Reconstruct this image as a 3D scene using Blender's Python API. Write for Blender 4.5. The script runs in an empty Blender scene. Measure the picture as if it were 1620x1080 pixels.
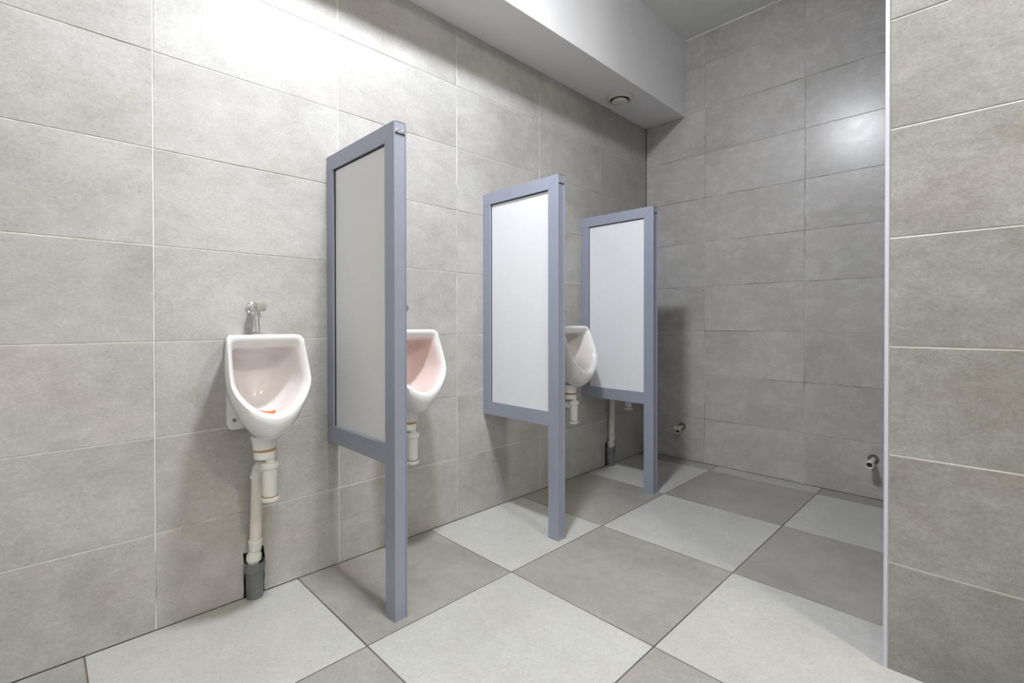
import bpy, bmesh, math, random
from mathutils import Vector, Matrix
random.seed(7)
S = bpy.context.scene
COL = S.collection

# ------------------------------------------------------------------ camera
CAM = Vector((1.8624, 0.0, 0.9681))
yaw, pitch, roll, F_PX, SY = -0.7907, -0.0070, -0.0010, 764.27, -25.88
fw = Vector((math.sin(yaw)*math.cos(pitch), math.cos(yaw)*math.cos(pitch), math.sin(pitch)))
rt = Vector((math.cos(yaw), -math.sin(yaw), 0))
up = rt.cross(fw)
r2 = rt*math.cos(roll) + up*math.sin(roll)
u2 = -rt*math.sin(roll) + up*math.cos(roll)
cd = bpy.data.cameras.new('camera')
cam = bpy.data.objects.new('camera', cd); COL.objects.link(cam)
M = Matrix((r2, u2, -fw)).transposed().to_4x4(); M.translation = CAM
cam.matrix_world = M
cd.sensor_width = 36; cd.sensor_fit = 'HORIZONTAL'; cd.lens = F_PX/1620*36
cd.shift_y = SY/1620; cd.clip_start = 0.02
S.camera = cam

# ------------------------------------------------------------------ exposure, world
vs = S.view_settings
vs.view_transform = 'Standard'; vs.look = 'None'; vs.gamma = 1; vs.exposure = 0.1; vs.use_curve_mapping = False
w = bpy.data.worlds.new('world'); S.world = w; w.use_nodes = True
w.node_tree.nodes['Background'].inputs[0].default_value = (0.02, 0.02, 0.02, 1)
w.node_tree.nodes['Background'].inputs[1].default_value = 0.0

# lamp positions and strengths (the lamps themselves are built further down)
LAMPS = [((0.90, 0.835, 2.83), 440.0, (0.905, 0.945, 1.0)),
         ((2.95, 1.06, 2.83), 270.0, (1.0, 0.95, 0.80)),
         ((2.60, -1.0, 2.83), 135.0, (1.0, 0.96, 0.88))]
LAMP_R = 0.11

# ------------------------------------------------------------------ dimensions
YB = 3.253        # back wall
ZC = 2.93         # ceiling
BX, BZ = 0.302, 2.402   # soffit width and underside
RX, RY = 1.635, 1.689   # free corner of the near right wall
YF, XR = -1.5, 3.5      # walls behind the camera and far right

# ------------------------------------------------------------------ node helper
def newmat(name):
    m = bpy.data.materials.new(name); m.use_nodes = True
    nt = m.node_tree; b = nt.nodes['Principled BSDF']
    return m, nt, b
def math_n(nt, op, a, b=None, c=None):
    n = nt.nodes.new('ShaderNodeMath'); n.operation = op
    for i, v in enumerate((a, b, c)):
        if v is None: continue
        if isinstance(v, (int, float)): n.inputs[i].default_value = v
        else: nt.links.new(v, n.inputs[i])
    return n.outputs[0]
def mix(nt, fac, a, b):
    n = nt.nodes.new('ShaderNodeMix'); n.data_type = 'RGBA'
    for i, v in ((0, fac), (6, a), (7, b)):
        if isinstance(v, (int, float)): n.inputs[i].default_value = v
        elif isinstance(v, tuple): n.inputs[i].default_value = (*v, 1)
        else: nt.links.new(v, n.inputs[i])
    return n.outputs[2]
def noise(nt, vec, scale, detail=4, rough=.6, dist=0):
    n = nt.nodes.new('ShaderNodeTexNoise')
    n.inputs['Scale'].default_value = scale; n.inputs['Detail'].default_value = detail
    n.inputs['Roughness'].default_value = rough; n.inputs['Distortion'].default_value = dist
    nt.links.new(vec, n.inputs['Vector']); return n.outputs[0]
def remap(nt, v, a, b, c=0., d=1.):
    n = nt.nodes.new('ShaderNodeMapRange'); n.inputs[1].default_value = a; n.inputs[2].default_value = b
    n.inputs[3].default_value = c; n.inputs[4].default_value = d; nt.links.new(v, n.inputs[0]); return n.outputs[0]
def vmul(nt, v, s):
    n = nt.nodes.new('ShaderNodeVectorMath'); n.operation = 'MULTIPLY'; nt.links.new(v, n.inputs[0])
    n.inputs[1].default_value = s; return n.outputs[0]
def simple(name, col, rough=.5, metal=0., bump=0., bscale=200, var=0., coat=0., spec=.5):
    m, nt, b = newmat(name)
    b.inputs['Roughness'].default_value = rough; b.inputs['Metallic'].default_value = metal
    b.inputs['Coat Weight'].default_value = coat; b.inputs['Specular IOR Level'].default_value = spec
    tc = nt.nodes.new('ShaderNodeTexCoord').outputs['Object']
    n1 = noise(nt, tc, 9, 5)
    c2 = tuple(c*(1-var) for c in col)
    nt.links.new(mix(nt, remap(nt, n1, .35, .65), col, c2), b.inputs['Base Color'])
    if bump:
        bn = nt.nodes.new('ShaderNodeBump'); bn.inputs['Strength'].default_value = bump; bn.inputs['Distance'].default_value = .001
        nt.links.new(noise(nt, tc, bscale, 4), bn.inputs['Height']); nt.links.new(bn.outputs[0], b.inputs['Normal'])
    return m

def tile_mat(name, light, dark, stretch, rough, speck=.65, alt=None, spec=.5, stone=.8):
    """stone look porcelain: mottling, fine grain, pits; alt+grid gives a checkerboard on the floor"""
    m, nt, b = newmat(name)
    geo = nt.nodes.new('ShaderNodeNewGeometry')
    pos = geo.outputs['Position']
    att = nt.nodes.new('ShaderNodeAttribute'); att.attribute_name = 'tile_id'; tid = att.outputs['Fac']
    # shift the pattern tile by tile
    comb = nt.nodes.new('ShaderNodeCombineXYZ')
    for i, k in enumerate((7.31, 3.77, 5.13)): nt.links.new(math_n(nt, 'MULTIPLY', tid, k), comb.inputs[i])
    add = nt.nodes.new('ShaderNodeVectorMath'); add.operation = 'ADD'
    nt.links.new(pos, add.inputs[0]); nt.links.new(comb.outputs[0], add.inputs[1])
    P = vmul(nt, add.outputs[0], stretch)
    big = noise(nt, P, 2.6, 8, .66, .25)
    mid = noise(nt, P, 17, 7, .74, .2)
    fine = noise(nt, P, 120, 4, .75)
    grain = noise(nt, P, 420, 2, .6)
    f = math_n(nt, 'ADD', math_n(nt, 'MULTIPLY', big, .62), math_n(nt, 'MULTIPLY', mid, .38))
    f = remap(nt, f, .39, .61)
    base = mix(nt, f, dark, light)
    if alt:
        par = att2 = nt.nodes.new('ShaderNodeAttribute'); att2.attribute_name = 'tile_tone'
        base2 = mix(nt, f, alt[1], alt[0])
        base = mix(nt, att2.outputs['Fac'], base, base2)
    # warm blush and fine grain
    blush = remap(nt, noise(nt, vmul(nt, P, (1.0, 1.0, 1.3)), 2.1, 3, .5), .50, .72, 0, .45)
    base = mix(nt, blush, base, mix(nt, 1.0, base, base))
    hs = nt.nodes.new('ShaderNodeMix'); hs.data_type = 'RGBA'; hs.blend_type = 'MULTIPLY'
    nt.links.new(blush, hs.inputs[0]); nt.links.new(base, hs.inputs[6]); hs.inputs[7].default_value = (1.0, .955, .93, 1)
    g = remap(nt, math_n(nt, 'ADD', math_n(nt, 'MULTIPLY', fine, .6), math_n(nt, 'MULTIPLY', grain, .4)), .3, .7, 1-.13*stone*2, 1+.10*stone*2)
    gm = nt.nodes.new('ShaderNodeVectorMath'); gm.operation = 'SCALE'
    nt.links.new(hs.outputs[2], gm.inputs[0]); nt.links.new(g, gm.inputs[3])
    # pits: sparse dark specks, clustered
    pit = remap(nt, noise(nt, vmul(nt, P, (1, 1, 2.2)), 95, 3, .65), .645, .69)
    clus = remap(nt, noise(nt, P, 6.5, 3), .47, .62)
    pm = math_n(nt, 'MULTIPLY', math_n(nt, 'MULTIPLY', pit, clus), speck)
    col = mix(nt, pm, gm.outputs[0], tuple(c*.45 for c in dark))
    # a little tone change from tile to tile
    wn = nt.nodes.new('ShaderNodeTexWhiteNoise'); wn.noise_dimensions = '1D'; nt.links.new(tid, wn.inputs['W'])
    tt = nt.nodes.new('ShaderNodeVectorMath'); tt.operation = 'SCALE'
    nt.links.new(col, tt.inputs[0]); nt.links.new(remap(nt, wn.outputs[0], 0, 1, .965, 1.035), tt.inputs[3])
    nt.links.new(tt.outputs[0], b.inputs['Base Color'])
    nt.links.new(remap(nt, mid, .3, .7, rough-.02, rough+.03), b.inputs['Roughness'])
    b.inputs['Specular IOR Level'].default_value = spec
    bn = nt.nodes.new('ShaderNodeBump'); bn.inputs['Strength'].default_value = .01; bn.inputs['Distance'].default_value = .001
    nt.links.new(mid, bn.inputs['Height']); nt.links.new(bn.outputs[0], b.inputs['Normal'])
    return m

def grout_mat(name, light, dark, lo, hi):
    m, nt, b = newmat(name)
    pos = nt.nodes.new('ShaderNodeNewGeometry').outputs['Position']
    n = remap(nt, noise(nt, pos, 3.2, 4, .7), lo, hi)
    nt.links.new(mix(nt, n, light, dark), b.inputs['Base Color']); b.inputs['Roughness'].default_value = .85
    return m

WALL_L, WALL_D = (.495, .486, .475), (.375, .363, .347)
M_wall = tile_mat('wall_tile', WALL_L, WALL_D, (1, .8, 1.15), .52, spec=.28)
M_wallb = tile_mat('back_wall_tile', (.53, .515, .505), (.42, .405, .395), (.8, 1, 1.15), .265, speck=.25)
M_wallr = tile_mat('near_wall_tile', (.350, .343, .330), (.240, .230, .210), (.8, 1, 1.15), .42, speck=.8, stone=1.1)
M_floor = tile_mat('floor_tile', (.365, .352, .328), (.28, .268, .245), (1, 1, 1), .33, speck=.2,
                   alt=((.52, .515, .495), (.45, .445, .42)))
M_gl = grout_mat('pale_grout', (.82, .81, .78), (.40, .37, .33), .52, .66)
M_gb = grout_mat('mixed_grout', (.62, .60, .57), (.16, .145, .13), .50, .60)
M_gr = grout_mat('white_grout', (.88, .87, .84), (.70, .68, .64), .5, .75)
M_gf = grout_mat('floor_grout', (.14, .12, .095), (.06, .052, .045), .4, .6)
M_mortar = simple('broken_mortar', (.20, .18, .15), .95, bump=1, bscale=60, var=.6)
M_plaster = simple('painted_plaster', (.82, .82, .84), .55, bump=.12, bscale=50, var=.02)
M_unseen = simple('beige_tile_wall', (.60, .58, .55), .5)
M_alcove = simple('dim_tile_wall', (.30, .29, .275), .5)
M_ceil = simple('ceiling_paint', (.80, .81, .81), .8, bump=.5, bscale=26, var=.04)
M_white_trim = simple('white_plastic_trim', (.56, .57, .65), .35)
M_ceramic, nt_, b_ = newmat('white_ceramic')
b_.inputs['Base Color'].default_value = (.74, .74, .75, 1); b_.inputs['Roughness'].default_value = .12
b_.inputs['Coat Weight'].default_value = .5; b_.inputs['Coat Roughness'].default_value = .05
M_pink_bounce = simple('ceramic_with_pink_bounce', (.80, .66, .64), .14, var=.03, coat=.4)  # pink: some residue, mostly bounce off the orange mat painted into the colour
M_inner = simple('ceramic_basin', (.80, .765, .765), .14, var=.03, coat=.4)
M_pvc = simple('white_pvc', (.76, .76, .74), .32, var=.06)
M_pvc_old = simple('cream_pvc_pipe', (.76, .73, .66), .38, var=.08)
M_stain = simple('rust_stained_seal', (.42, .27, .09), .6, var=.5)
M_sock = simple('grey_pvc_socket', (.165, .18, .185), .42, var=.12)
M_chrome = simple('chrome', (.72, .73, .75), .13, metal=1., var=.05)
M_knob = simple('brushed_knob', (.52, .52, .49), .35, metal=.8, var=.1)
M_alu = simple('grey_coated_aluminium', (.335, .365, .455), .38, metal=.25, var=.03)
M_panel = simple('white_partition_panel', (.74, .755, .785), .28, var=.01)
M_screw = simple('zinc_screw', (.75, .76, .78), .25, metal=1.)
M_dark = simple('dark_gap', (.02, .02, .022), .8)
M_bolt = simple('grey_bolt_cap', (.20, .20, .20), .5)
M_orange = simple('orange_rubber_mat', (.95, .13, .015), .4, var=.12)
M_valve = simple('cream_vent_plastic', (.66, .65, .60), .4, var=.03)
M_base = simple('lamp_base', (.8, .8, .8), .4)

# ------------------------------------------------------------------ mesh helpers
def link(o, parent=None):
    COL.objects.link(o)
    if parent is not None: o.parent = parent
    return o
def obj(name, bm, mats, parent=None, smooth=False, loc=None, bevel=0, auto=35):
    me = bpy.data.meshes.new(name)
    bmesh.ops.recalc_face_normals(bm, faces=bm.faces[:])
    bm.to_mesh(me); bm.free()
    for m in (mats if isinstance(mats, (list, tuple)) else [mats]): me.materials.append(m)
    if smooth:
        me.shade_smooth()
        if auto:
            try: me.set_sharp_from_angle(angle=math.radians(auto))
            except Exception: pass
    o = bpy.data.objects.new(name, me)
    if loc: o.location = loc
    if bevel:
        md = o.modifiers.new('bevel', 'BEVEL'); md.width = bevel; md.segments = 2; md.limit_method = 'ANGLE'
    return link(o, parent)
def box(bm, x0, x1, y0, y1, z0, z1, mi=0):
    v = [bm.verts.new((x, y, z)) for x in (x0, x1) for y in (y0, y1) for z in (z0, z1)]
    for f in ((0,1,3,2),(4,6,7,5),(0,4,5,1),(2,3,7,6),(0,2,6,4),(1,5,7,3)):
        bm.faces.new([v[i] for i in f]).material_index = mi
def prism(bm, pts, axis, a, b, mi=0):
    """pts: 2D polygon in the two axes other than axis, extruded from a to b"""
    def P(p, t):
        if axis == 0: return (t, p[0], p[1])
        if axis == 1: return (p[0], t, p[1])
        return (p[0], p[1], t)
    A = [bm.verts.new(P(p, a)) for p in pts]; B = [bm.verts.new(P(p, b)) for p in pts]
    bm.faces.new(A).material_index = mi; bm.faces.new(B[::-1]).material_index = mi
    n = len(pts)
    for i in range(n): bm.faces.new((A[i], A[(i+1) % n], B[(i+1) % n], B[i])).material_index = mi
def frame_of(d):
    d = d.normalized(); a = Vector((0, 0, 1)) if abs(d.z) < .9 else Vector((1, 0, 0))
    u = d.cross(a).normalized(); return u, d.cross(u).normalized()
def lathe(bm, origin, direction, prof, n=32, mi=0, cap=True):
    """prof: list of (distance along direction, radius)"""
    o = Vector(origin); d = Vector(direction).normalized(); u, v = frame_of(d)
    rings = []
    for t, r in prof:
        if r < 1e-6: rings.append([bm.verts.new(o + d*t)])
        else: rings.append([bm.verts.new(o + d*t + (u*math.cos(2*math.pi*i/n) + v*math.sin(2*math.pi*i/n))*r) for i in range(n)])
    for A, B in zip(rings, rings[1:]):
        if len(A) == 1 and len(B) == 1: continue
        for i in range(n):
            j = (i+1) % n
            if len(A) == 1: f = bm.faces.new((A[0], B[i], B[j]))
            elif len(B) == 1: f = bm.faces.new((A[i], A[j], B[0]))
            else: f = bm.faces.new((A[i], A[j], B[j], B[i]))
            f.material_index = mi
    if cap:
        for R in (rings[0], rings[-1]):
            if len(R) > 2: bm.faces.new(R).material_index = mi
def tube(bm, pts, r, n=20, mi=0, sub=6, cap=True):
    P = [Vector(p) for p in pts]; rr = r if isinstance(r, (list, tuple)) else [r]*len(P)
    path = []; rad = []
    if len(P) > 2 and sub > 1:
        for i in range(len(P)-1):
            p0, p1, p2, p3 = P[max(i-1, 0)], P[i], P[i+1], P[min(i+2, len(P)-1)]
            for k in range(sub):
                t = k/sub
                path.append(.5*((2*p1)+(p2-p0)*t+(2*p0-5*p1+4*p2-p3)*t*t+(3*p1-p0-3*p2+p3)*t**3)); rad.append(rr[i]*(1-t)+rr[i+1]*t)
        path.append(P[-1]); rad.append(rr[-1])
    else: path, rad = P, rr
    rings = []; u = None
    for i, p in enumerate(path):
        d = (path[min(i+1, len(path)-1)] - path[max(i-1, 0)]).normalized()
        if u is None: u, _ = frame_of(d)
        u = (u - d*u.dot(d)).normalized(); v = d.cross(u)
        rings.append([bm.verts.new(p + (u*math.cos(2*math.pi*k/n) + v*math.sin(2*math.pi*k/n))*rad[i]) for k in range(n)])
    for A, B in zip(rings, rings[1:]):
        for i in range(n): bm.faces.new((A[i], A[(i+1) % n], B[(i+1) % n], B[i])).material_index = mi
    if cap:
        bm.faces.new(rings[0]).material_index = mi; bm.faces.new(rings[-1][::-1]).material_index = mi

def struct(o, name=None):
    o['kind'] = 'structure'; return o
def thing(name, label, cat, loc=(0, 0, 0), group=None):
    o = bpy.data.objects.new(name, None); o.empty_display_size = .1; o.location = loc
    o['label'] = label; o['category'] = cat
    if group: o['group'] = group
    return link(o)

# ------------------------------------------------------------------ tiled surfaces
def tiles(name, mapf, us, vs, mats, g=.0028, ch=.0010, depth=.0022, tone=None, lip=.0004, holes=None, outline=None, skip=None):
    """real tiles: chamfered slabs standing proud of a grout bed.  mapf(u, v, h) -> world point, h = height above bed
    us, vs: joint positions.  holes: {(i, j): polygon} gives a cut tile its own outline."""
    bm = bmesh.new(); tl = bm.faces.layers.float.new('tile_id'); tn = bm.faces.layers.float.new('tile_tone')
    out = outline or [(us[0], vs[0]), (us[-1], vs[0]), (us[-1], vs[-1]), (us[0], vs[-1])]
    f = bm.faces.new([bm.verts.new(mapf(u, v, 0)) for u, v in out]); f.material_index = 1
    rnd = random.Random(hash(name) % 1000 if False else len(name)*13)
    k = 0
    for i in range(len(us)-1):
        for j in range(len(vs)-1):
            k += 1
            a, b, c, d = us[i]+g/2, us[i+1]-g/2, vs[j]+g/2, vs[j+1]-g/2
            if b-a < .004 or d-c < .004: continue
            h = depth + rnd.uniform(-lip, lip)
            su, sv = rnd.uniform(-.0006, .0006), rnd.uniform(-.0005, .0005)
            if holes and (i, j) in holes:
                pts = holes[(i, j)](a, b, c, d)
            else: pts = [(a, c), (b, c), (b, d), (a, d)]
            cx, cy = (a+b)/2, (c+d)/2
            def hh(u, v): return h + su*(u-cx)/(b-a+1e-6) + sv*(v-cy)/(d-c+1e-6)
            def ins(u, v):   # pull the outer corners in for the chamfer
                uu = u+ch if abs(u-a) < 1e-6 else (u-ch if abs(u-b) < 1e-6 else u)
                vv = v+ch if abs(v-c) < 1e-6 else (v-ch if abs(v-d) < 1e-6 else v)
                return uu, vv
            L0 = [bm.verts.new(mapf(u, v, -.001)) for u, v in pts]
            L1 = [bm.verts.new(mapf(u, v, hh(u, v)-ch*.7)) for u, v in pts]
            L2 = [bm.verts.new(mapf(*ins(u, v), hh(u, v))) for u, v in pts]
            fs = [bm.faces.new(L2)]
            n = len(pts)
            for A, B in ((L0, L1), (L1, L2)):
                for q in range(n): fs.append(bm.faces.new((A[q], A[(q+1) % n], B[(q+1) % n], B[q])))
            for f in fs:
                f[tl] = float(k); f[tn] = float(tone(i, j)) if tone else 0.
    return obj(name, bm, mats)

def rows(z0, pitch, top, start=0.0):
    r = [start]; z = z0
    while z < top-.003: r.append(z); z += pitch
    r.append(top); return r
def cols(first, pitch, lo, hi):
    c = [lo]; k = math.floor((lo-first)/pitch)+1
    while first+k*pitch < hi-.003:
        if first+k*pitch > lo+.003: c.append(first+k*pitch)
        k += 1
    c.append(hi); return c

# left wall, with the two rough holes cut for the waste sockets
HOLES = [(.518, .584, .158), (2.722, 2.795, .150)]
us = cols(.2677, .5997, YF, YB); vs_ = rows(.3035, .3017, BZ)
def hole_edge(h, sgn, seed):
    r = random.Random(seed); y0, y1, zt = h
    L = []
    for z in (0, .03, .06, .09, .12, zt): L.append((y0 + r.uniform(-.003, .004), z))
    T = [(y0+(y1-y0)*t, zt + r.uniform(-.004, .008)) for t in (.25, .5, .75)]
    R = [(y1 + r.uniform(-.003, .004), z) for z in (zt+.008, .12, .09, .06, .03, 0)]
    return L + T + R
HE = [hole_edge(h, 1, 3+i) for i, h in enumerate(HOLES)]
hl = {}
for h, e in zip(HOLES, HE):
    i = max(k for k in range(len(us)-1) if us[k] < h[0])
    def mk(e):
        def f(a, b, c, d): return [(a, c)] + [(p[0], max(p[1], c)) for p in e] + [(b, c), (b, d), (a, d)]
        return f
    hl[(i, 0)] = mk(e)
outl = [(YF, 0)]
for h, e in zip(HOLES, HE): outl += [(p[0]+(-.001 if p[0] < (h[0]+h[1])/2 else .001), p[1]+(.001 if p[1] > .12 else 0)) for p in e]
outl += [(YB, 0), (YB, BZ), (YF, BZ)]
wl = tiles('wall_left', lambda u, v, h: (h-.0022, u, v), us, vs_, [M_wall, M_gl], g=.0034, holes=hl, outline=outl); struct(wl)
bm = bmesh.new()     # the rough recesses behind those holes
for h in HOLES:
    y0, y1, zt = h[0]-.012, h[1]+.012, h[2]+.015
    X0, X1 = -.075, -.0026
    q = {}
    for nme, (x, y, z) in dict(a=(X0,y0,0), b=(X0,y1,0), c=(X0,y1,zt), d=(X0,y0,zt), e=(X1,y0,0), f=(X1,y1,0), g=(X1,y1,zt), h=(X1,y0,zt)).items():
        q[nme] = bm.verts.new((x, y, z))
    for s in ('abcd', 'adhe', 'bfgc', 'dcgh', 'aefb'): bm.faces.new([q[c] for c in s])
struct(obj('wall_left_recess', bm, M_mortar))

# back wall
ub = cols(.446, .5997, .0015, 2.6); vb = rows(.3017, .3017, ZC)
struct(tiles('wall_back', lambda u, v, h: (u, YB+.0022-h, v), ub, vb, [M_wallb, M_gb], g=.0026, lip=.0006))
# near right wall: tiled face towards the camera, plain body behind
ur = cols(RX+.010+.600, .600, RX+.010, XR); vr = rows(.2985, .3001, ZC)
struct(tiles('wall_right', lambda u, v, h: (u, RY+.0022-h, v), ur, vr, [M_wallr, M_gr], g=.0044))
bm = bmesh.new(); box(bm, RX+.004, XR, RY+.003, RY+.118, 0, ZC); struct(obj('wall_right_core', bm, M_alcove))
# white corner profile on the free edge of that wall
bm = bmesh.new()
prism(bm, [(RX-.001, RY+.118), (RX-.001, RY+.004), (RX+.0005, RY-.0012), (RX+.004, RY-.0026), (RX+.0095, RY-.0022), (RX+.0095, RY+.003), (RX+.004, RY+.005), (RX+.004, RY+.118)], 2, 0.0, ZC)
struct(obj('trim_1', bm, M_white_trim))

# floor: 600 mm tiles in a checkerboard, very slightly out of square with the walls
FX, FY, FP = .5352, .7029, .605
fu = cols(FX, FP, 0.0, XR); fv = cols(FY, FP, YF, YB)
def tone(i, j):
    a = math.floor((((fu[i]+fu[i+1])/2)-FX)/FP); b = math.floor((((fv[j]+fv[j+1])/2)-FY)/FP)
    return 1.0 if (a+b) % 2 == 0 else 0.0
struct(tiles('floor', lambda u, v, h: (u, v, h-.0010), fu, fv, [M_floor, M_gf], depth=.0010, ch=.0006, g=.0042, tone=tone, lip=.0003))

# ceiling, soffit and the unseen walls
bm = bmesh.new(); box(bm, BX, XR, YF, YB, ZC, ZC+.08); struct(obj('ceiling', bm, M_ceil))
bm = bmesh.new(); box(bm, -.05, BX, YF, YB, BZ, ZC+.08); struct(obj('ceiling_soffit', bm, M_plaster, bevel=.003))
bm = bmesh.new(); box(bm, -.08, XR+.1, YF-.1, YF, 0, ZC); struct(obj('wall_front', bm, M_unseen))
bm = bmesh.new(); box(bm, XR, XR+.1, YF, RY+.118, 0, ZC); struct(obj('wall_far_right', bm, M_unseen))
bm = bmesh.new(); box(bm, 2.6, 2.7, RY+.118, YB, 0, ZC); struct(obj('wall_alcove', bm, M_alcove))
# cement line along the ceiling on the back wall
bm = bmesh.new(); r = random.Random(4)
x = BX
while x < 2.6:
    L = r.uniform(.08, .3); box(bm, x, min(x+L, 2.6), YB-.004-r.uniform(0, .003), YB+.001, ZC-r.uniform(.003, .008), ZC+.001); x += L
struct(obj('trim_2', bm, M_plaster))

# ------------------------------------------------------------------ partitions
def partition(y, label, zoff=0.0):
    T = .0455; ZT = 1.612+zoff; ZB = .500
    t = thing('urinal_partition', label, 'partition', (0, y, 0), 'framed partitions between the urinals')
    def P(name, bm, m, bevel=.0012): return obj(name, bm, m, t, bevel=bevel)
    # post: a profile open towards the room, lips left and right of a shallow channel
    prof = [(.440, 0), (.500, 0), (.500, .0035), (.4962, .0035), (.4962, T-.0035), (.500, T-.0035), (.500, T), (.440, T)]
    bm = bmesh.new(); A = []; B = []
    for (x, yy) in prof:      # mitred top: profile height falls off towards the panel
        top = ZT - (.500-x)*.0 - (0 if x > .49 else 0)
        A.append(bm.verts.new((x, yy, 0.0)))
        B.append(bm.verts.new((x, yy, ZT if x > .49 else ZT-.058)))
    bm.faces.new(A)
    n = len(prof)
    for i in range(n): bm.faces.new((A[i], A[(i+1) % n], B[(i+1) % n], B[i]))
    bmesh.ops.triangulate(bm, faces=[bm.faces.new(B)])
    P('post', bm, M_alu, .0005)
    # top rail, mitred at the room end
    bm = bmesh.new()
    prism(bm, [(.0, ZT-.058), (.4393, ZT-.058), (.4990, ZT), (.0, ZT)], 1, 0.0, T); P('top_rail', bm, M_alu, .0008)
    bm = bmesh.new(); box(bm, 0, .4393, 0, T, ZB, ZB+.066); P('bottom_rail', bm, M_alu)
    bm = bmesh.new(); box(bm, .0, .0555, 0, T, ZB+.0666, ZT-.0586); P('wall_stile', bm, M_alu)
    # glazing lips around the panel and the panel itself
    bm = bmesh.new()
    box(bm, .050, .445, T/2-.0125, T/2+.0125, ZB+.060, ZT-.062); pn = P('panel', bm, M_panel, 0)
    bm = bmesh.new()
    for yy in (T/2-.0165, T/2+.0125):
        box(bm, .0550, .4400, yy, yy+.004, ZT-.0605, ZT-.0575)
        box(bm, .0550, .0567, yy, yy+.004, ZB+.066, ZT-.058)
    obj('gasket', bm, M_dark, t)
    # end plate with two screws over the post head
    bm = bmesh.new(); box(bm, .4955, .4988, .0042, T-.0042, ZT-.036, ZT-.001); cp = P('end_plate', bm, M_alu, .0004)
    bm = bmesh.new(); box(bm, .4960, .4970, .0042, T-.0042, ZT-.0395, ZT-.0362); obj('gap', bm, M_dark, t)
    for yy in (.0115, T-.0115):
        bm = bmesh.new(); lathe(bm, (.4985, yy, ZT-.0285), (1, 0, 0), [(0, .0044), (.0012, .0044), (.0026, .0030), (.0030, 0)], 16)
        obj('screw', bm, M_screw, cp, smooth=True)
    return t
partition(.8195, 'grey framed partition nearest the camera, its white panel in shade', 0.0)
partition(1.6345, 'middle grey framed partition, brightly lit white panel, between the second and third urinals', .004)
partition(2.459, 'farthest grey framed partition, the one nearest the back wall', .003)

# ------------------------------------------------------------------ urinals
def shield(wt, wm, zt, zm, zb, xt, xb, seg=5, bow=1.0):
    h = zm-zb
    half = [(0, zt), (wt*.5, zt-.0002), (wt*.86, zt-.001), (wt*.985, zt-.010), (wt*1.005, zt-.03), ((wt+wm)/2*1.005, (zt+zm)/2),
            (wm, zm), (wm*.955, zm-.26*h), (wm*.80, zm-.53*h), (wm*.545, zm-.79*h), (wm*.27, zm-.945*h), (0, zb)]
    full = half + [(-a, b) for a, b in half[-2:0:-1]]
    n = len(full); out = []
    for i in range(n):
        p0, p1, p2, p3 = (full[(i+k) % n] for k in (-1, 0, 1, 2))
        for s in range(seg):
            t = s/seg; q = []
            for c in (0, 1):
                q.append(.5*(2*p1[c]+(p2[c]-p0[c])*t+(2*p0[c]-5*p1[c]+4*p2[c]-p3[c])*t*t+(3*p1[c]-p0[c]-3*p2[c]+p3[c])*t**3))
            k = min(1, max(0, (zt-q[1])/(zt-zb)))
            out.append((xt+(xb-xt)*k**bow, q[0], q[1]))
    return out
RINGS = [  # wt, wm, ztop, zmid, zbot, xtop, xbot
    (.074, .078, .920, .80, .640, .012, .012),
    (.084, .090, .924, .80, .604, .050, .080),
    (.108, .115, .927, .79, .582, .110, .160),
    (.116, .122, .927, .79, .586, .145, .212),
    (.119, .1245, .926, .79, .609, .160, .246),
    (.118, .1238, .923, .79, .638, .168, .262),
    (.116, .1215, .917, .79, .660, .171, .266),
    (.110, .1150, .907, .79, .673, .168, .261),
    (.103, .1065, .893, .79, .678, .160, .250),
    (.098, .1015, .884, .79, .676, .143, .236),
    (.094, .0970, .878, .79, .670, .105, .208),
    (.086, .0890, .872, .79, .661, .062, .160),
    (.074, .0760, .862, .785, .660, .034, .108),
    (.056, .0590, .845, .78, .680, .024, .058),
    (.030, .0320, .820, .77, .715, .022, .030),
]
def urinal(y, dz, label, mat_inner, ody=.001):
    t = thing('urinal', label, 'urinal', (0, y, 0), 'white wall urinals')
    bm = bmesh.new(); rr = []
    for R in RINGS:
        pts = shield(R[0], R[1], R[2], R[3], R[4], R[5], R[6], bow=.92)
        rr.append([bm.verts.new((a, b, c+dz)) for a, b, c in pts])
    n = len(rr[0])
    for k, (A, B) in enumerate(zip(rr, rr[1:])):
        for i in range(n):
            f = bm.faces.new((A[i], A[(i+1) % n], B[(i+1) % n], B[i])); f.material_index = 1 if k >= 8 else 0
    f = bm.faces.new(rr[-1]); f.material_index = 1
    # mounting back plate, tapered neck down to the outlet
    pl = [(-.074, .925), (-.079, .915), (-.0805, .80), (-.0805, .625), (-.076, .606), (-.066, .600)]
    pl = pl + [(-a, b) for a, b in pl[::-1]]
    prism(bm, [(a, b+dz) for a, b in pl], 0, .0005, .020)
    lathe(bm, (.132, ody, .545+dz), (0, 0, 1), [(0, .0335), (.006, .0345), (.022, .0365), (.036, .0395), (.046, .042)], 32)
    obj('bowl', bm, [M_ceramic, mat_inner], t, smooth=True, auto=50)
    for s in (-1, 1):
        bm = bmesh.new(); lathe(bm, (.020, s*.058, .632+dz), (1, 0, 0), [(0, .0062), (.0012, .0062), (.0022, .004), (.0024, 0)], 18)
        obj('bolt_cap', bm, M_bolt, t, smooth=True)
    return t
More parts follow.
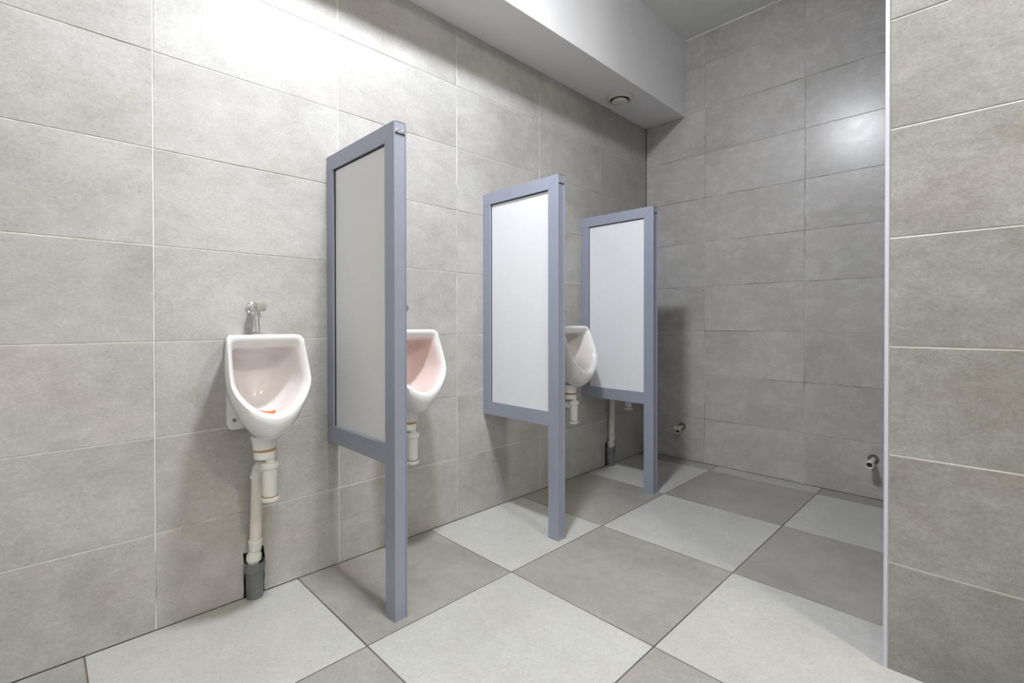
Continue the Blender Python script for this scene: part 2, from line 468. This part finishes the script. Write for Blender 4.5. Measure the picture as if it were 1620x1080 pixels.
def flush_valve(y, dz, label):
    t = thing('flush_valve', label, 'flush valve', (0, y, 1.018+dz), 'chrome push flush valves')
    bm = bmesh.new(); lathe(bm, (.0002, 0, 0), (1, 0, 0), [(0, .0215), (.002, .0215), (.006, .017), (.007, .0135)], 28); obj('flange', bm, M_chrome, t, smooth=True)
    bm = bmesh.new(); lathe(bm, (.005, 0, 0), (1, 0, 0), [(0, .0115), (.018, .0115), (.019, .0150), (.050, .0150), (.055, .0130), (.070, .0125), (.071, .0125)], 28)
    lathe(bm, (.050, 0, -.008), (0, 0, -1), [(0, .0105), (.014, .0105), (.015, .0125), (.026, .0125), (.028, .0085)], 24)
    obj('valve_body', bm, M_chrome, t, smooth=True)
    bm = bmesh.new(); lathe(bm, (.074, 0, .001), (1, 0, 0), [(0, .0130), (.002, .0160), (.026, .0165), (.029, .0150), (.030, 0)], 28); obj('push_button', bm, M_knob, t, smooth=True)
    bm = bmesh.new(); tube(bm, [(.050, 0, -.034), (.052, .0005, -.058), (.055, .001, -.0895)], .0082, 18); obj('flush_tube', bm, M_chrome, t, smooth=True)
    bm = bmesh.new(); lathe(bm, (.055, .001, -.0905), (0, 0, 1), [(0, .021), (.0015, .021), (.005, .012), (.006, .009)], 24); obj('collar', bm, M_chrome, t, smooth=True)
    return t
def trap(y, dz, label, back=0.0):
    """bottle trap under the outlet and the waste pipe down to the socket"""
    t = thing('bottle_trap', label, 'drain pipe', (.145, y, .37+dz), 'white plastic bottle traps')
    Z = lambda z: z-.37
    bm = bmesh.new(); lathe(bm, (-.013, -.006, Z(.5385)), (0, 0, 1), [(0, .0330), (.003, .0352), (.007, .0350), (.009, .0338)], 30); obj('stained_seal', bm, M_stain, t, smooth=True)['label'] = 'rust brown stained sealing ring'
    bm = bmesh.new(); lathe(bm, (-.013, -.006, Z(.513)), (0, 0, 1), [(0, .0300), (.002, .0325), (.023, .0335), (.0265, .0330)], 30); obj('outlet_nut', bm, M_pvc, t, smooth=True)
    bm = bmesh.new(); lathe(bm, (0, .006, Z(.498)), (0, 0, 1), [(0, .0145), (.018, .0145)], 24); obj('inlet_tube', bm, M_pvc, t, smooth=True)
    bm = bmesh.new(); lathe(bm, (0, .006, Z(.4805)), (0, 0, 1), [(0, .0265), (.002, .0290), (.013, .0290), (.015, .0265), (.0195, .0255), (.0205, .0150)], 30); obj('collar_nut', bm, M_pvc, t, smooth=True)
    bm = bmesh.new(); lathe(bm, (0, .006, Z(.389)), (0, 0, 1), [(0, .0228), (.012, .0222), (.092, .0238)], 30); obj('bottle', bm, M_pvc, t, smooth=True)
    bm = bmesh.new(); lathe(bm, (0, .006, Z(.3865)), (0, 0, 1), [(0, .0245), (.0028, .0248)], 30); obj('bottle_seal', bm, M_stain, t, smooth=True)
    bm = bmesh.new(); lathe(bm, (0, .006, Z(.371)), (0, 0, 1), [(0, .0240), (.003, .0275), (.012, .0285), (.0155, .0275)], 30); obj('bottle_cap', bm, M_pvc, t, smooth=True)
    # elbow out to the wall, then the waste pipe
    bm = bmesh.new()
    tube(bm, [(-.012, .004, Z(.4760)), (-.045-back*.6, 0, Z(.4770)), (-.070-back, -.004, Z(.4680)), (-.083-back, -.006, Z(.4450)), (-.084-back, -.006, Z(.4360))], .0205, 22)
    lathe(bm, (-.084-back, -.006, Z(.432)), (0, 0, 1), [(0, .0235), (.010, .0238), (.012, .0210)], 26)
    obj('outlet_elbow', bm, M_pvc, t, smooth=True)
    bx, by = -.122, -.003
    bm = bmesh.new(); tube(bm, [(-.084-back, -.006, Z(.437)), (bx, by, Z(.195-dz))], .0188, 24); obj('waste_pipe', bm, M_pvc_old, t, smooth=True)['label'] = 'cream waste pipe leaning back to the wall'
    bm = bmesh.new(); d = Vector((bx+.084+back, by+.006, -.24)).normalized()
    lathe(bm, (bx+.002, by, Z(.205-dz)), d, [(0, .0205), (.002, .0225), (.012, .0225), (.014, .0205), (.036, .0205), (.038, .0185)], 26)
    lathe(bm, (bx-.003, by-.001, Z(.165-dz)), (-.06*(1-back*30), -.10, -1), [(0, .0190), (.012, .0205), (.014, .0240), (.032, .0242), (.034, .0200), (.045, .0185)], 26)
    obj('pipe_coupling', bm, M_pvc, t, smooth=True)
    return t
def socket(y, x, label):
    t = thing('drain_socket', label, 'drain socket', (x, y, 0), 'grey drain sockets in the floor')
    bm = bmesh.new()
    lathe(bm, (0, 0, .0), (0.02, 0.0, 1), [(0, .0268), (.092, .0285), (.094, .0325), (.122, .0330), (.125, .0318), (.1255, .0290), (.118, .0275), (.06, .0265), (.058, 0)], 32, cap=False)
    obj('pipe_socket', bm, M_sock, t, smooth=True)
    bm = bmesh.new(); lathe(bm, (.0024, 0, .112), (0, 0, 1), [(0, .0272), (.003, .0272), (.0035, .0225)], 28); obj('rubber_ring', bm, M_dark, t, smooth=True)
    return t
def mat_thing(y, dz, label, seed, size=1.0):
    r = random.Random(seed)
    bm = bmesh.new(); n = 48; ph = r.uniform(0, 6)
    rings = []
    for k, q in enumerate((.12, .35, .6, .82, 1.0)):
        R = []
        for i in range(n):
            a = 2*math.pi*i/n
            rad = .046*size*q*(1+.10*math.sin(3*a+ph)*q)
            yy = rad*math.sin(a)
            z = .008 + 5*yy*yy + .16*max(0, yy) + .002*q*q*(1+math.sin(2*a+ph))
            R.append(bm.verts.new((rad*math.cos(a)*.80, yy, z)))
        rings.append(R)
    bm.faces.new(rings[0])
    for A, B in zip(rings, rings[1:]):
        for i in range(n): bm.faces.new((A[i], A[(i+1) % n], B[(i+1) % n], B[i]))
    o = obj('urinal_mat', bm, M_orange, smooth=True, auto=0, loc=(.188, y, .6605+dz))
    md = o.modifiers.new('thick', 'SOLIDIFY'); md.thickness = .0035; md.offset = 1
    o['label'] = label; o['category'] = 'urinal mat'; o['group'] = 'orange urinal mats'
    return o

urinal(.5435, 0.0, 'white urinal nearest the camera, left of the first partition, orange mat in its bowl', M_inner)
urinal(1.108, .010, 'white urinal half hidden behind the first partition, pink bounce light painted inside its bowl', M_pink_bounce)
urinal(2.184, .018, 'white urinal seen from the side between the middle and farthest partitions', M_inner)
urinal(2.760, .018, 'white urinal hidden behind the farthest partition, next to the back wall', M_inner)
flush_valve(.549, 0.0, 'chrome flush valve above the urinal nearest the camera')
flush_valve(1.112, .008, 'chrome flush valve peeking out behind the first partition')
flush_valve(2.192, .014, 'chrome flush valve behind the post of the middle partition')
flush_valve(2.765, .014, 'chrome flush valve hidden behind the farthest partition')
trap(.552, 0.0, 'white bottle trap and waste pipe under the urinal nearest the camera')
trap(1.110, .008, 'white bottle trap under the half hidden urinal behind the first partition')
trap(2.190, .014, 'white bottle trap under the urinal seen from the side')
trap(2.765, .020, 'white bottle trap and cream pipe showing below the farthest partition', back=.031)
socket(.549, .014, 'grey drain socket in a broken wall cutout below the nearest urinal')
socket(1.107, .040, 'grey drain socket hidden behind the post of the first partition')
socket(2.187, .040, 'grey drain socket hidden behind the post of the middle partition')
socket(2.762, .014, 'grey drain socket below the farthest partition, by the back corner')
mat_thing(.562, 0.001, 'curled orange mat lying in the bowl of the nearest urinal', 2, 1.05)
mat_thing(1.120, .004, 'orange mat barely showing in the urinal with painted pink bounce behind the first partition', 5, .9)

# ------------------------------------------------------------------ vent in the soffit
t = thing('exhaust_vent', 'round cream exhaust vent in the underside of the ceiling soffit', 'vent', (.142, 2.675, BZ))
V = lambda L, k=1.30: [(a*k, b*k) for a, b in L]
bm = bmesh.new(); lathe(bm, (0, 0, .0), (0, 0, -1), V([(0, .066), (.003, .066), (.011, .061), (.016, .053), (.014, .047), (.002, .046)]), 48, cap=False); obj('outer_ring', bm, M_valve, t, smooth=True, auto=50)
bm = bmesh.new(); lathe(bm, (0, 0, -.0014), (0, 0, -1), V([(0, .0460), (.0006, .0460)]), 40); obj('throat', bm, M_dark, t)
bm = bmesh.new(); lathe(bm, (0, 0, -.013), (0, 0, -1), V([(-.009, .006), (0, .007), (.001, .034), (.008, .039), (.014, .037), (.0175, .030), (.0165, .012), (.0175, .004), (.018, 0)]), 44); obj('valve_disc', bm, M_valve, t, smooth=True, auto=50)

# ------------------------------------------------------------------ capped pipe stubs in the back wall
t = thing('pipe_stub', 'white pipe stub low on the back wall beside the near right wall', 'pipe', (1.377, YB, .213), 'pipe stubs in the back wall')
bm = bmesh.new(); lathe(bm, (.002, -.0006, .004), (0, -1, 0), [(0, .0265), (.0006, .0265)], 28); obj('wall_hole', bm, M_mortar, t)
bm = bmesh.new(); d = Vector((-.03, -.97, -.11)); lathe(bm, (.002, .004, .002), d, [(0, .0115), (.040, .0115), (.042, .0150), (.070, .0160), (.080, .0160), (.082, .0200), (.106, .0200), (.108, .0175), (.102, .0125), (.070, .0115), (.069, 0)], 28, cap=False); obj('pipe', bm, M_pvc_old, t, smooth=True)
bm = bmesh.new(); q = Vector((.002, .004, .002))+d.normalized()*.0975; lathe(bm, q, d, [(0, .0124), (.003, .0120), (.0032, .006), (.0045, .0055), (.005, 0)], 24); obj('pipe_plug', bm, M_dark, t, smooth=True)
t = thing('pipe_stub', 'elbowed white pipe stub low on the back wall in the partition shadow', 'pipe', (.283, YB, .226), 'pipe stubs in the back wall')
bm = bmesh.new(); lathe(bm, (.002, -.0006, .004), (0, -1, 0), [(0, .0250), (.0006, .0250)], 28); obj('wall_hole', bm, M_mortar, t)
bm = bmesh.new(); tube(bm, [(0, .004, 0), (-.002, -.030, -.002), (-.005, -.055, -.006)], .0115, 20)
lathe(bm, (-.028, -.060, -.001), (1, .1, -.25), [(0, .0120), (.001, .0150), (.018, .0150), (.020, .0125), (.045, .0125)], 24)
lathe(bm, (.000, -.052, -.008), (.28, -1, -.30), [(0, .0150), (.020, .0155), (.022, .0180), (.040, .0180), (.042, .0160), (.038, .0125), (.026, .012), (.025, 0)], 26, cap=False)
obj('pipe', bm, M_pvc_old, t, smooth=True)
d = Vector((.28, -1, -.30)).normalized(); q = Vector((.000, -.052, -.008))+d*.031
bm = bmesh.new(); lathe(bm, q, d, [(0, .0126), (.004, .0122), (.0045, 0)], 24); obj('pipe_plug', bm, M_dark, t, smooth=True)

# ------------------------------------------------------------------ lamps
names_ = ['round white drum lamp on the ceiling above the partitions', 'round white drum lamp on the ceiling right of the camera', 'round white drum lamp on the ceiling behind the camera']
for (loc, st, colr), lab in zip(LAMPS, names_):
    m, nt, b = newmat('lamp_glass')
    b.inputs['Base Color'].default_value = (.9, .9, .9, 1)
    b.inputs['Emission Color'].default_value = (*colr, 1); b.inputs['Emission Strength'].default_value = st
    t = thing('ceiling_lamp', lab, 'ceiling lamp', (loc[0], loc[1], ZC), 'drum lamps on the ceiling')
    h = ZC-loc[2]
    bm = bmesh.new(); lathe(bm, (0, 0, 0), (0, 0, -1), [(0, LAMP_R+.012), (h, LAMP_R+.012), (h+.001, LAMP_R+.002), (h-.004, LAMP_R)], 40, cap=False); obj('lamp_housing', bm, M_base, t, smooth=True)
    bm = bmesh.new(); lathe(bm, (0, 0, -h+.003), (0, 0, -1), [(0, LAMP_R), (.012, LAMP_R*.97), (.024, LAMP_R*.82), (.033, LAMP_R*.5), (.036, 0)], 28, cap=False); obj('lamp_diffuser', bm, m, t)
